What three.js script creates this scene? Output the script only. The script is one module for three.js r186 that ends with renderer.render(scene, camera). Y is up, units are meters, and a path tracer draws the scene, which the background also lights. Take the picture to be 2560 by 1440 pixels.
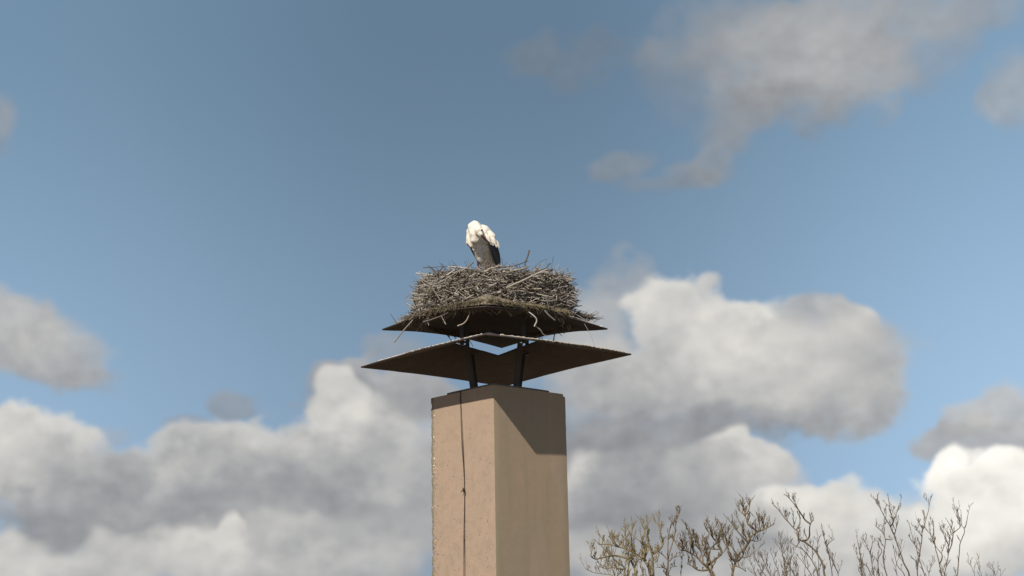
import * as THREE from 'three';
import { mergeGeometries } from 'three/addons/utils/BufferGeometryUtils.js';
import { MarchingCubes } from 'three/addons/objects/MarchingCubes.js';
import { ImprovedNoise } from 'three/addons/math/ImprovedNoise.js';

// ------------------------------------------------------------------ camera, sky, sun, exposure
const TOP = 8.05;                                    // height of the chimney's top above the ground
const YAW = 0.8419;                                  // turn of the chimney
const scene = new THREE.Scene();
const FOV = 2 * Math.atan(720 / 3400) * 180 / Math.PI;
const camera = new THREE.PerspectiveCamera(FOV, 16 / 9, 0.1, 12000);
camera.position.set(0.1463, TOP - 2.0496, 12.2705);
camera.rotation.order = 'YXZ';
camera.rotation.set(0.2448, 0, -0.018);
camera.updateMatrixWorld();
const renderer = new THREE.WebGLRenderer({ antialias: true });
renderer.setSize(1024, 576);
renderer.toneMapping = THREE.LinearToneMapping;
renderer.toneMappingExposure = 1;
renderer.shadowMap.enabled = true;

const SUN = new THREE.Vector3(-0.48, 1, 1.085).normalize();
const sun = new THREE.DirectionalLight(new THREE.Color().setRGB(1, 0.91, 0.79), 5.0);
sun.position.copy(SUN).multiplyScalar(40).add(new THREE.Vector3(0, TOP, 0));
sun.target.position.set(0, TOP, 0);
sun.castShadow = true;
sun.shadow.radius = 1;
sun.shadow.mapSize.set(4096, 4096);
Object.assign(sun.shadow.camera, { left: -12, right: 12, top: 12, bottom: -12, near: 1, far: 90 });
scene.add(sun, sun.target);

// seeded random numbers and noise
function rng(seed) { let a = seed >>> 0; return () => { a = (a + 0x6D2B79F5) | 0; let t = Math.imul(a ^ (a >>> 15), 1 | a); t = (t + Math.imul(t ^ (t >>> 7), 61 | t)) ^ t; return ((t ^ (t >>> 14)) >>> 0) / 4294967296; }; }
const NZ = (() => { const keep = Math.random; Math.random = rng(7); const n = new ImprovedNoise(); Math.random = keep; return n; })();
const noise = (x, y, z) => NZ.noise(x, y, z);
function fbm(x, y, z, o = 4) { let s = 0, a = 0.5; for (let i = 0; i < o; i++) { s += a * noise(x, y, z); x = x * 2.03 + 17.1; y = y * 2.03 + 5.7; z = z * 2.03 + 9.2; a *= 0.5; } return s; }
const clamp = (x, a = 0, b = 1) => Math.min(b, Math.max(a, x));
const sstep = (a, b, x) => { const t = clamp((x - a) / (b - a)); return t * t * (3 - 2 * t); };
const lerp = (a, b, t) => a + (b - a) * t;
const lin = (v) => { v /= 255; return v <= 0.04045 ? v / 12.92 : Math.pow((v + 0.055) / 1.055, 2.4); };

// cloud puffs by heading and height above the horizon, far ones first:
// [heading, height, half width, half height (degrees), tone at the top, tone at the foot, cover, softness]
const PUFFS = [
  [1.10,24.01,1.66,1.26,138,134,0.35,0.9], [3.26,23.29,2.75,1.18,134,130,0.28,1], [7.72,22.74,2.93,1.85,150,146,0.35,1], [10.47,24.16,5.36,2.19,162,154,0.6,1],
  [13.01,22.95,5.49,2.70,176,164,0.7,0.9], [13.93,21.57,3.63,1.85,182,172,0.6,1], [15.05,22.74,3.47,1.85,182,172,0.65,1], [15.69,24.10,6.65,1.85,176,168,0.6,1],
  [18.91,22.73,2.19,1.35,165,160,0.35,1], [19.85,23.85,4.06,1.18,168,165,0.4,1], [21.89,20.56,1.35,2.36,176,168,0.6,1], [12.49,20.73,4.69,1.35,164,152,0.6,1],
  [10.23,20.59,3.06,1.35,158,150,0.5,1], [9.10,19.19,1.25,1.35,160,152,0.55,0.8], [8.19,18.58,1.96,1.01,156,150,0.55,0.9], [5.06,19.08,1.43,1.18,152,146,0.5,0.8],
  [6.42,18.10,1.95,0.42,148,146,0.35,1], [12.77,19.89,1.08,1.01,140,140,0.2,1], [-21.05,2.60,8.44,2.02,196,180,1,0.8], [-12.95,4.46,8.80,3.37,176,160,1,0.7],
  [-5.66,5.24,7.11,4.38,176,160,1,0.7], [3.50,4.60,7.11,4.22,170,156,1,0.7], [9.16,2.84,7.09,2.36,178,170,1,0.8], [16.17,2.02,7.09,1.52,205,190,0.9,0.8],
  [-21.80,19.89,1.34,1.35,165,155,0.6,0.8], [-20.67,11.93,1.90,1.85,195,185,0.9,0.6], [-19.40,11.20,2.58,1.52,188,168,0.8,0.7], [-20.13,10.69,2.57,1.01,182,164,0.7,0.9],
  [-17.96,10.46,1.89,0.76,165,158,0.5,1], [-11.67,9.17,1.28,0.76,160,152,0.6,0.7], [-13.42,8.25,1.19,0.51,158,154,0.5,0.8], [-16.72,7.78,1.36,0.84,175,165,0.4,0.9],
  [-4.85,11.38,2.24,0.93,168,160,0.5,0.9], [5.01,13.55,1.65,1.43,170,178,0.6,0.9], [3.39,11.59,3.27,2.19,188,180,0.75,0.9], [7.01,12.46,2.07,1.69,220,200,0.95,0.45],
  [9.67,11.67,3.27,1.85,218,205,0.95,0.5], [12.52,11.92,2.59,1.52,184,180,0.9,0.5], [14.25,12.05,1.12,1.35,196,184,0.95,0.45], [14.52,10.40,2.57,2.19,188,184,0.9,0.75],
  [8.75,10.22,7.20,2.36,205,180,0.95,0.6], [13.16,9.50,3.42,2.28,195,176,0.9,0.75], [10.48,11.13,4.47,1.52,222,214,0.6,1], [9.88,9.50,5.64,1.18,210,190,0.6,1],
  [5.71,9.84,3.42,2.02,190,170,0.7,1], [3.18,10.42,2.91,2.19,190,172,0.9,1], [4.67,9.21,3.08,1.35,180,164,0.8,1], [8.30,8.08,7.15,1.05,160,147,0.85,1],
  [13.72,8.33,2.56,1.01,180,170,0.7,1], [-5.52,9.62,3.93,1.52,172,160,0.95,0.4], [-7.79,9.62,1.11,0.93,218,205,0.9,0.5], [-4.50,10.04,2.23,0.84,176,170,0.6,1],
  [-6.85,7.96,2.89,1.85,215,188,0.95,0.5], [-5.51,7.88,2.72,1.52,200,175,0.7,0.9], [-10.64,7.54,2.21,1.18,205,185,0.95,0.45], [-12.72,6.88,3.23,1.52,203,178,0.95,0.5],
  [-10.76,6.08,5.09,1.85,182,165,0.9,0.7], [-6.50,6.23,5.09,2.02,182,165,0.85,0.9], [-4.50,9.20,2.73,0.84,162,158,0.7,1], [-4.66,5.56,3.73,1.85,188,165,0.7,1],
  [-9.77,5.59,4.74,1.18,160,155,0.7,1], [-20.21,7.38,1.70,1.52,218,205,0.95,0.45], [-18.96,6.78,3.40,2.02,216,184,0.95,0.45], [-16.78,6.03,3.39,1.52,186,165,0.9,0.7],
  [-19.81,5.98,2.03,1.35,208,188,0.7,1], [-17.63,4.76,6.09,1.35,160,150,0.85,1], [-13.29,4.94,5.08,1.18,166,158,0.8,1], [-19.60,2.74,3.38,1.52,204,190,0.95,0.6],
  [-16.00,2.89,3.38,1.35,198,188,0.95,0.7], [-12.27,3.19,3.04,1.52,208,192,0.95,0.6], [-11.99,4.14,1.01,1.01,214,205,0.9,0.5], [-8.75,3.32,3.72,1.52,200,178,0.9,0.8],
  [-10.07,4.29,1.86,1.01,192,182,0.7,0.9], [-5.49,3.61,4.39,1.52,184,170,0.85,0.9], [-7.28,2.50,4.39,1.01,190,180,0.8,1], [-4.82,2.79,2.70,1.01,188,178,0.7,1],
  [3.59,7.40,3.74,1.85,157,148,0.9,0.9], [6.92,6.98,5.44,1.85,158,149,0.9,0.9], [3.04,5.93,1.70,1.52,206,190,0.9,0.6], [5.85,5.36,5.59,2.19,164,152,0.85,1],
  [9.86,6.54,2.04,1.35,216,196,0.95,0.4], [8.18,5.78,2.71,1.69,186,168,0.85,0.7], [10.60,5.21,2.71,1.35,205,180,0.8,0.7], [11.84,4.53,2.37,1.18,232,215,0.95,0.45],
  [13.08,4.16,2.87,1.35,228,206,0.9,0.5], [9.22,3.96,3.72,1.35,178,168,0.7,1], [15.37,3.45,4.56,1.35,222,208,0.9,0.7], [3.45,3.14,2.20,1.18,196,180,0.7,0.9],
  [6.76,3.55,4.39,1.01,166,162,0.7,1], [7.01,2.09,6.07,1.01,190,180,0.7,1], [13.11,2.41,4.39,1.01,205,196,0.7,1], [18.81,7.55,1.19,0.93,196,186,0.8,0.6],
  [20.35,7.76,1.53,1.35,200,184,0.85,0.6], [19.17,6.58,2.55,1.26,184,166,0.9,0.5], [18.42,5.05,1.35,1.01,250,244,0.95,0.4], [19.85,4.36,3.38,1.85,252,246,1,0.4],
  [18.29,3.65,2.20,1.35,240,226,0.9,0.6], [19.83,2.67,2.70,1.01,236,210,0.8,0.8],
];
function buildSky() {
  const W = 4096, H = 2048, data = new Float32Array(W * H * 4), R = rng(31);
  const all = [];
  // the same kind of sky all round: cumulus heaps and veils at every heading
  for (let a = 34; a < 326; a += 17 + 10 * R()) {
    const n = 5 + Math.floor(R() * 6), el = 5 + R() * 26, w = 4 + R() * 7;
    for (let k = 0; k < n; k++) all.push([a + (R() - 0.5) * 2 * w, el + (R() - 0.3) * w * 0.5, 2 + R() * w * 0.5, 1.2 + R() * w * 0.25, 190 + R() * 35, 160 + R() * 20, 0.9, 0.5 + R() * 0.4]);
  }
  for (let a = 26; a < 334; a += 3.2 + R() * 2) all.push([a, 2 + R() * 6, 3 + R() * 4, 1.2 + R() * 1.6, 185 + R() * 35, 155 + R() * 25, 0.9, 0.5 + R() * 0.4]);
  for (let k = 0; k < 46; k++) all.push([R() * 360, 32 + R() * 40, 5 + R() * 9, 1.6 + R() * 3, 165 + R() * 15, 155 + R() * 10, 0.5, 1]);
  for (const p of PUFFS) all.push(p);
  const bins = Array.from({ length: 180 }, () => []);
  all.forEach((p) => { const r = p[2] * 1.5 + 2.5; for (let b = Math.floor((p[0] - r) / 2); b <= Math.floor((p[0] + r) / 2); b++) bins[((b % 180) + 180) % 180].push(p); });
  const mid = H / 2, c = [0, 0, 0];
  for (let j = mid - 30; j < H; j++) {
    const el = ((j + 0.5) / H - 0.5) * 180, er = el * Math.PI / 180, y = Math.sin(er), ce = Math.cos(er);
    for (let i = 0; i < W; i++) {
      const th = ((i + 0.5) / W - 0.5) * 2 * Math.PI, x = Math.cos(th) * ce, z = Math.sin(th) * ce;
      let az = (th * 180 / Math.PI + 90); if (az > 180) az -= 360;
      // clear air: deeper blue high up and away from the sun, paler to the sides and low down
      const h = sstep(2, 26, el), side = (az > 0 ? 0.62 * sstep(1, 24, az) : 0.34 * sstep(4, 23, -az)) * lerp(1, 0.3, sstep(28, 120, Math.abs(az)));
      const g = (1 + side) * (1 - 0.12 * sstep(30, 80, el));
      c[0] = lerp(lin(138), lin(100), h) * g; c[1] = lerp(lin(165), lin(125.5), h) * g; c[2] = lerp(lin(191), lin(149), h) * (g * 0.97 + 0.03);
      const bin = bins[Math.floor((((az % 360) + 360) % 360) / 2) % 180];
      if (bin.length && el < 80) {
        const s = 13;
        const wa = 2.4 * fbm(x * s, y * s, z * s, 3) + 0.8 * fbm(x * 50, y * 50, z * 50, 2), we = 1.9 * fbm(x * s + 40, y * s, z * s, 3) + 0.7 * fbm(x * 50 + 9, y * 50, z * 50 + 3, 2);
        const nf = fbm(x * 30 + 3, y * 36, z * 30, 4), fine = fbm(x * 95, y * 120, z * 95, 4), lit = fbm(x * 22 + 5, y * 26, z * 22, 3) - fbm(x * 22 + 5 - 0.10, y * 26 + 0.34, z * 22, 2);
        for (const p of bin) {
          let da = az - p[0]; if (da > 180) da -= 360; if (da < -180) da += 360;
          const sc = Math.min(1, p[3] / 1.2), dx = (da + wa * sc) / p[2], dy = (el + we * sc - p[1]) / p[3];
          let d = dx * dx + dy * dy; if (d > 2.6) continue;
          d = Math.sqrt(d) + 0.40 * nf + 0.17 * fine * sc;
          const al = p[6] * (1 - sstep(1 - p[7] * 0.66, 1.05, d));
          if (al <= 0.002) continue;
          const t = clamp(0.5 + 0.5 * dy - 0.12 * dx + 0.35 * nf), v = lerp(p[5], p[4], t) + 30 * lit * p[6] + 6 * nf + 13 * fine - 4 * (1 - t);
          const warm = clamp((v - 150) / 70), l = lin(v);
          c[0] = lerp(c[0], l * lerp(0.96, 1.03, warm), al); c[1] = lerp(c[1], l * lerp(0.985, 1.0, warm), al); c[2] = lerp(c[2], l * lerp(1.035, 0.93, warm), al);
        }
      }
      const o = (j * W + i) * 4; data[o] = c[0]; data[o + 1] = c[1]; data[o + 2] = c[2]; data[o + 3] = 1;
    }
  }
  for (let j = 0; j < mid - 30; j++) for (let i = 0; i < W; i++) { const o = (j * W + i) * 4; data[o] = 0.2; data[o + 1] = 0.2; data[o + 2] = 0.19; data[o + 3] = 1; }
  const t = new THREE.DataTexture(data, W, H, THREE.RGBAFormat, THREE.FloatType);
  t.mapping = THREE.EquirectangularReflectionMapping; t.magFilter = t.minFilter = THREE.LinearFilter; t.needsUpdate = true;
  scene.background = t; scene.environment = t;
}
buildSky();

// ------------------------------------------------------------------ helpers
const V = (x, y, z) => new THREE.Vector3(x, y, z);
const used = {};
function numbered(n) { used[n] = (used[n] ?? -1) + 1; return used[n] ? `${n}_${String(used[n]).padStart(3, '0')}` : n; }
function tag(o, label, category, group, kind) { if (label) o.userData.label = label; if (category) o.userData.category = category; if (group) o.userData.group = group; if (kind) o.userData.kind = kind; return o; }
function thing(name, pos, label, category, group) { const g = new THREE.Group(); g.name = numbered(name); g.position.copy(pos); scene.add(g); return tag(g, label, category, group); }
// a mesh under a thing; its geometry is given in world coordinates and moved to the thing's base
function part(name, geo, mat, parent, kind) {
  const m = new THREE.Mesh(geo, mat); m.name = numbered(name); m.castShadow = m.receiveShadow = true;
  let o = V(0, 0, 0); for (let q = parent; q && q !== scene; q = q.parent) o.add(q.position);
  geo.translate(-o.x, -o.y, -o.z); (parent ?? scene).add(m); if (kind) m.userData.kind = kind; return m;
}
// places read off the photograph: the point of the upright plane z = const at column px, row py of the 2560 x 1440 photograph
const EYE = V(0.1463, TOP - 2.0496, 12.2705), AIM = new THREE.Quaternion().setFromEuler(new THREE.Euler(0.2448, 0, -0.018, 'YXZ'));
function at(px, py, z) { const d = V((px - 1280) / 3400, (720 - py) / 3400, -1).applyQuaternion(AIM); return d.multiplyScalar((z - EYE.z) / d.z).add(EYE); }
// chimney frame: a along the sunny face, b along the other face, from the middle of the top
const U = V(-Math.cos(YAW), 0, -Math.sin(YAW)), W_ = V(Math.sin(YAW), 0, -Math.cos(YAW));
const fr = (a, h, b) => V(0, TOP + h, 0).addScaledVector(U, a).addScaledVector(W_, b);

// a round bar along points with a radius at each; uv: round, metres along; optional colour
function tube(pts, rad, sides = 5, col = null, tip = true) {
  const n = pts.length, pos = [], nor = [], uv = [], idx = [], cl = [];
  let nrm = null, len = 0;
  for (let i = 0; i < n; i++) {
    const t = V().subVectors(pts[Math.min(n - 1, i + 1)], pts[Math.max(0, i - 1)]).normalize();
    if (!nrm) nrm = Math.abs(t.y) < 0.9 ? V(0, 1, 0).cross(t).normalize() : V(1, 0, 0).cross(t).normalize();
    nrm.addScaledVector(t, -nrm.dot(t)).normalize();
    const bn = V().crossVectors(t, nrm), r = Array.isArray(rad) ? rad[i] : rad;
    if (i) len += pts[i].distanceTo(pts[i - 1]);
    for (let k = 0; k <= sides; k++) {
      const a = k / sides * 2 * Math.PI, q = V().addScaledVector(nrm, Math.cos(a)).addScaledVector(bn, Math.sin(a));
      pos.push(pts[i].x + q.x * r, pts[i].y + q.y * r, pts[i].z + q.z * r); nor.push(q.x, q.y, q.z); uv.push(k / sides * 0.06, len); if (col) cl.push(...col);
    }
  }
  const s = sides + 1;
  for (let i = 0; i < n - 1; i++) for (let k = 0; k < sides; k++) { const a = i * s + k; idx.push(a, a + 1, a + s, a + 1, a + s + 1, a + s); }
  if (tip) for (const e of [0, n - 1]) {
    const c = pos.length / 3, t = V().subVectors(pts[e], pts[e ? e - 1 : 1]).normalize(), r = Array.isArray(rad) ? rad[e] : rad;
    pos.push(pts[e].x + t.x * r * 0.4, pts[e].y + t.y * r * 0.4, pts[e].z + t.z * r * 0.4); nor.push(t.x, t.y, t.z); uv.push(0, e ? len : 0); if (col) cl.push(...col);
    for (let k = 0; k < sides; k++) e ? idx.push(e * s + k, e * s + k + 1, c) : idx.push(k + 1, k, c);
  }
  const g = new THREE.BufferGeometry();
  g.setAttribute('position', new THREE.Float32BufferAttribute(pos, 3)); g.setAttribute('normal', new THREE.Float32BufferAttribute(nor, 3)); g.setAttribute('uv', new THREE.Float32BufferAttribute(uv, 2));
  if (col) g.setAttribute('color', new THREE.Float32BufferAttribute(cl, 3));
  g.setIndex(idx); return g;
}
function painted(g, col) { const n = g.attributes.position.count, c = new Float32Array(n * 3); for (let i = 0; i < n; i++) c.set(col, i * 3); g.setAttribute('color', new THREE.BufferAttribute(c, 3)); return g; }
// a sheet with thickness: top(s, t) and its underside th below, closed at the edges
function slab(top, ns, nt, th, uvm = 1) {
  const pos = [], uv = [], idx = [], s1 = nt + 1, N = (ns + 1) * s1;
  for (const d of [0, -th]) for (let i = 0; i <= ns; i++) for (let j = 0; j <= nt; j++) { const p = top(i / ns, j / nt); pos.push(p.x, p.y + d, p.z); uv.push(p.x * uvm, p.z * uvm + d * 3); }
  for (let i = 0; i < ns; i++) for (let j = 0; j < nt; j++) { const a = i * s1 + j; idx.push(a, a + 1, a + s1, a + 1, a + s1 + 1, a + s1); const b = a + N; idx.push(b, b + s1, b + 1, b + 1, b + s1, b + s1 + 1); }
  let g = new THREE.BufferGeometry();
  const ring = []; for (let j = 0; j < nt; j++) ring.push(j); for (let i = 0; i < ns; i++) ring.push(i * s1 + nt); for (let j = nt; j > 0; j--) ring.push(ns * s1 + j); for (let i = ns; i > 0; i--) ring.push(i * s1);
  const base = pos.length / 3;
  for (const k of ring) for (const o of [0, N]) { const q = (k + o) * 3; pos.push(pos[q], pos[q + 1], pos[q + 2]); uv.push(uv[(k + o) * 2], uv[(k + o) * 2 + 1]); }
  for (let k = 0; k < ring.length; k++) { const a = base + k * 2, b = base + ((k + 1) % ring.length) * 2; idx.push(a, a + 1, b, b, a + 1, b + 1); }
  g.setAttribute('position', new THREE.Float32BufferAttribute(pos, 3)); g.setAttribute('uv', new THREE.Float32BufferAttribute(uv, 2)); g.setIndex(idx); g.computeVertexNormals();
  return g;
}
// colour map from a function of (u, v) in 0..1 giving linear rgb
function colourMap(w, h, fn, repeat = true) {
  const d = new Uint8Array(w * h * 4), enc = (v) => { v = clamp(v); return Math.round(255 * (v <= 0.0031308 ? v * 12.92 : 1.055 * Math.pow(v, 1 / 2.4) - 0.055)); };
  for (let j = 0; j < h; j++) for (let i = 0; i < w; i++) { const c = fn((i + 0.5) / w, (j + 0.5) / h), o = (j * w + i) * 4; d[o] = enc(c[0]); d[o + 1] = enc(c[1]); d[o + 2] = enc(c[2]); d[o + 3] = 255; }
  const t = new THREE.DataTexture(d, w, h); t.colorSpace = THREE.SRGBColorSpace; t.magFilter = THREE.LinearFilter; t.minFilter = THREE.LinearFilter;
  t.wrapS = t.wrapT = repeat ? THREE.MirroredRepeatWrapping : THREE.ClampToEdgeWrapping; t.needsUpdate = true; return t;
}
function greyMap(w, h, fn) { const t = colourMap(w, h, (u, v) => { const g = fn(u, v); return [g, g, g]; }); t.colorSpace = THREE.NoColorSpace; return t; }
const mix3 = (a, b, t) => [lerp(a[0], b[0], t), lerp(a[1], b[1], t), lerp(a[2], b[2], t)];

// ------------------------------------------------------------------ ground
{
  const R = rng(5), map = colourMap(512, 512, (u, v) => { const n = 0.5 + fbm(u * 9, v * 9, 2, 5), m = 0.5 + fbm(u * 60, v * 60, 8, 3); return mix3([0.20, 0.135, 0.085], [0.15, 0.12, 0.065], clamp(n * 0.8 + (m - 0.5) * 0.8)); });
  map.repeat.set(400, 400);
  const g = new THREE.CircleGeometry(5000, 96); g.rotateX(-Math.PI / 2);
  const m = part('ground', g, new THREE.MeshStandardMaterial({ map, roughness: 1 }), null, 'structure');
  tag(m, 'bare brown ground with dry grass below the chimney and the bare trees', 'ground');
}

// ------------------------------------------------------------------ chimney
const CA = 0.88, CB = 0.8654;
{
  const R = rng(11);
  // sunny, weathered face on the left half of the map, smooth face on the right half; v runs up, 1.9 m from the top down
  const spots = []; for (let k = 0; k < 620; k++) { const y = Math.pow(R(), 0.75); const x = R(); if (R() < 0.25 + 0.75 * sstep(0.15, 0.8, y)) spots.push([x, 1 - y, 0.0026 + 0.0065 * R() * R(), 0.3 + 0.6 * R()]); }
  for (let k = 0; k < 150; k++) spots.push([1 - 0.13 * Math.pow(R(), 2), R(), 0.003 + 0.006 * R(), 0.4 + 0.5 * R()]);
  const cells = new Map(); spots.forEach((s) => { for (let a = -1; a <= 1; a++) for (let b = -1; b <= 1; b++) { const k = `${Math.floor(s[0] * 40) + a},${Math.floor(s[1] * 80) + b}`; if (!cells.has(k)) cells.set(k, []); cells.get(k).push(s); } });
  const spotAt = (x, y) => { let q = 0; for (const s of cells.get(`${Math.floor(x * 40)},${Math.floor(y * 80)}`) ?? []) { const d = Math.hypot(x - s[0], (y - s[1]) * 2.16) / s[2]; if (d < 1.3) q = Math.max(q, s[3] * (1 - sstep(0.6, 1.25, d + 0.5 * fbm(x * 300, y * 600, 1, 2)))); } return q; };
  const map = colourMap(1024, 1024, (u, v) => {
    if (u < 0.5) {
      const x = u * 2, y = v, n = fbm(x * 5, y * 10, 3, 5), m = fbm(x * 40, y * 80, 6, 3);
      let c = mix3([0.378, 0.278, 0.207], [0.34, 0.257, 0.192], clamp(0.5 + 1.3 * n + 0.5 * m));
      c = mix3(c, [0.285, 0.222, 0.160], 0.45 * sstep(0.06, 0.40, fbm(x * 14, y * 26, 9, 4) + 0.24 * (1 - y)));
      c = mix3(c, [0.17, 0.165, 0.125], 0.85 * sstep(0.935, 0.975, x + 0.05 * fbm(4, y * 50, 1, 4)));     // worn grey strip along the corner
      return mix3(c, [0.15, 0.105, 0.072], spotAt(x, y));
    }
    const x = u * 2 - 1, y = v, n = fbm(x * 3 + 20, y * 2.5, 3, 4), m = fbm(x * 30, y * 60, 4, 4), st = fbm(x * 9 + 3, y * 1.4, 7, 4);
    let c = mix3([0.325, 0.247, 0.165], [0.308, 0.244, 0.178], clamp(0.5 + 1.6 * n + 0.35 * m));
    c = mix3(c, [0.285, 0.234, 0.160], 0.7 * sstep(0.0, 0.3, st));
    c = mix3(c, [0.345, 0.258, 0.195], 0.7 * sstep(0.06, 0.34, fbm(x * 6 + 31, y * 2.2, 5, 4)));
    c = mix3(c, [0.27, 0.225, 0.16], 0.5 * sstep(0.14, 0.38, fbm(x * 16 + 7, y * 24, 11, 4)));
    return mix3(c, [0.30, 0.265, 0.175], 0.5 * (1 - sstep(0.02, 0.055, x + 0.03 * fbm(1, y * 30, 2, 3))));
  });
  const bump = greyMap(768, 768, (u, v) => { const x = (u * 2) % 1; return u < 0.5 ? clamp(0.5 + 0.6 * fbm(u * 60, v * 60, 2, 4) + 0.4 * fbm(u * 150, v * 150, 5, 2) - 0.8 * spotAt(x, v)) : clamp(0.5 + 0.25 * fbm(u * 50, v * 50, 2, 4)); });
  const plaster = new THREE.MeshStandardMaterial({ map, bumpMap: bump, bumpScale: 0.0022, roughness: 0.95 });
  const chimney = thing('chimney', V(0, 0, 0), 'tall square beige plastered chimney carrying the metal hats and the stork nest', 'chimney');
  // four faces as grids, the left-hand corner (the far end of the sunny face) crumbled away
  const geos = [], corner = [[-1, -1], [1, -1], [1, 1], [-1, 1]];       // near, left, far, right in the chimney's frame
  const wear = (ca, h) => ca === 1 ? 0.002 + 0.010 * Math.max(0, 0.35 + fbm(0.3, h * 14, 4, 4) * 1.6) : ca === 3 ? 0.003 + (h > -0.022 ? 0.02 : 0) + 0.003 * Math.max(0, fbm(8, h * 9, 4, 4)) : 0.003;
  const rows = []; for (let k = 0; k <= 150; k++) rows.push(-2.25 * k / 150); for (let k = 1; k <= 6; k++) rows.push(-2.25 - (TOP - 2.25) * k / 6);
  const NX = 26;
  for (let f = 0; f < 4; f++) {
    const A = corner[f], B = corner[(f + 1) % 4], pos = [], uv = [], idx = [];
    for (const h of rows) for (let i = 0; i <= NX; i++) {
      const s = i / NX, w0 = wear(f, h), w1 = wear((f + 1) % 4, h), e = 0.055;
      const a = lerp(A[0], B[0], s) * CA / 2, b = lerp(A[1], B[1], s) * CB / 2;
      let inset = 0; if (s < e) inset = w0 * (1 - s / e) ** 2; if (s > 1 - e) inset = w1 * (1 - (1 - s) / e) ** 2;
      const rough = 0.0016 * fbm(a * 9 + f * 7, h * 9, b * 9, 3) + (f === 0 ? -0.006 * sstep(0.9, 1, s) * Math.max(0, fbm(s * 60, h * 26, 2, 3) + 0.2) : 0);
      const nx = f === 1 ? 1 : f === 3 ? -1 : 0, nz = f === 0 ? -1 : f === 2 ? 1 : 0, p = fr(a + nx * (rough - inset), h, b + nz * (rough - inset));
      // bring the end columns to the shared worn corner
      if (i === 0 || i === NX) { const c = i ? B : A, w = i ? w1 : w0; p.copy(fr(c[0] * (CA / 2 - w), h, c[1] * (CB / 2 - w))); }
      pos.push(p.x, p.y, p.z); const side = f % 2 ? 0.5 : 0, x = f === 3 ? 1 - s : s; uv.push(side + 0.001 + 0.498 * x, 1 + h / 1.9);
    }
    const c = NX + 1; for (let j = 0; j < rows.length - 1; j++) for (let i = 0; i < NX; i++) { const q = j * c + i; idx.push(q, q + 1, q + c, q + 1, q + c + 1, q + c); }
    const g = new THREE.BufferGeometry(); g.setAttribute('position', new THREE.Float32BufferAttribute(pos, 3)); g.setAttribute('uv', new THREE.Float32BufferAttribute(uv, 2)); g.setIndex(idx); g.computeVertexNormals(); geos.push(g);
  }
  const lid = slab((s, t) => fr((s - 0.5) * (CA - 0.03), -0.008, (t - 0.5) * (CB - 0.03)), 4, 4, 0.05); geos.push(lid);
  part('shaft', mergeGeometries(geos), plaster, chimney);
  // thin mortar slab on the top, broken back at the left and right corners
  const dark = new THREE.MeshStandardMaterial({ color: new THREE.Color().setRGB(0.13, 0.115, 0.095), roughness: 0.95 });
  const outline = [[-0.43, -0.425], [0.10, -0.432], [0.20, -0.428], [0.215, -0.36], [0.30, -0.2], [0.30, 0.3], [-0.1, 0.36], [-0.3, 0.36], [-0.36, 0.31], [-0.375, 0.25], [-0.425, 0.235], [-0.432, 0.14], [-0.437, -0.1]];
  const sh = new THREE.Shape(outline.map(([a, b]) => new THREE.Vector2(a, b)));
  const cap = new THREE.ExtrudeGeometry(sh, { depth: 0.012, bevelEnabled: true, bevelThickness: 0.004, bevelSize: 0.004, bevelSegments: 1 });
  { const p = cap.attributes.position; for (let i = 0; i < p.count; i++) { const q = fr(p.getX(i), 0.0 + p.getZ(i) + 0.003 * fbm(p.getX(i) * 9, p.getY(i) * 9, 1, 2), p.getY(i)); p.setXYZ(i, q.x, q.y, q.z); } cap.computeVertexNormals(); }
  part('mortar_cap', cap, dark, chimney);
  // stones laid bare in the worn corner and a few in the plaster
  const peb = []; for (let k = 0; k < 330; k++) {
    const near = R() < 0.78, h = -0.05 - 2.1 * Math.pow(R(), 0.7), a = near ? CA / 2 - 0.02 - 0.06 * Math.pow(R(), 1.6) : lerp(-CA / 2, CA / 2, R()), r = near ? 0.003 + 0.006 * R() : 0.002 + 0.004 * R();
    if (!near && R() > sstep(-0.5, -1.7, h)) continue;
    const g = new THREE.IcosahedronGeometry(r, 1); g.scale(1, 0.7 + 0.6 * R(), 0.8); g.rotateY(R() * 3); const p = fr(a, h, -CB / 2 + 0.004 + (near ? 0.008 * sstep(0.40, 0.44, a) : 0)); g.translate(p.x, p.y, p.z);
    const t = R(); painted(g, t < 0.13 ? [0.70, 0.64, 0.53] : t < 0.6 ? [0.30, 0.26, 0.19] : t < 0.8 ? [0.15, 0.12, 0.09] : [0.22, 0.21, 0.17]); peb.push(g);
  }
  part('exposed_pebbles', mergeGeometries(peb), new THREE.MeshStandardMaterial({ vertexColors: true, roughness: 0.6 }), chimney, 'stuff');
}

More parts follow.
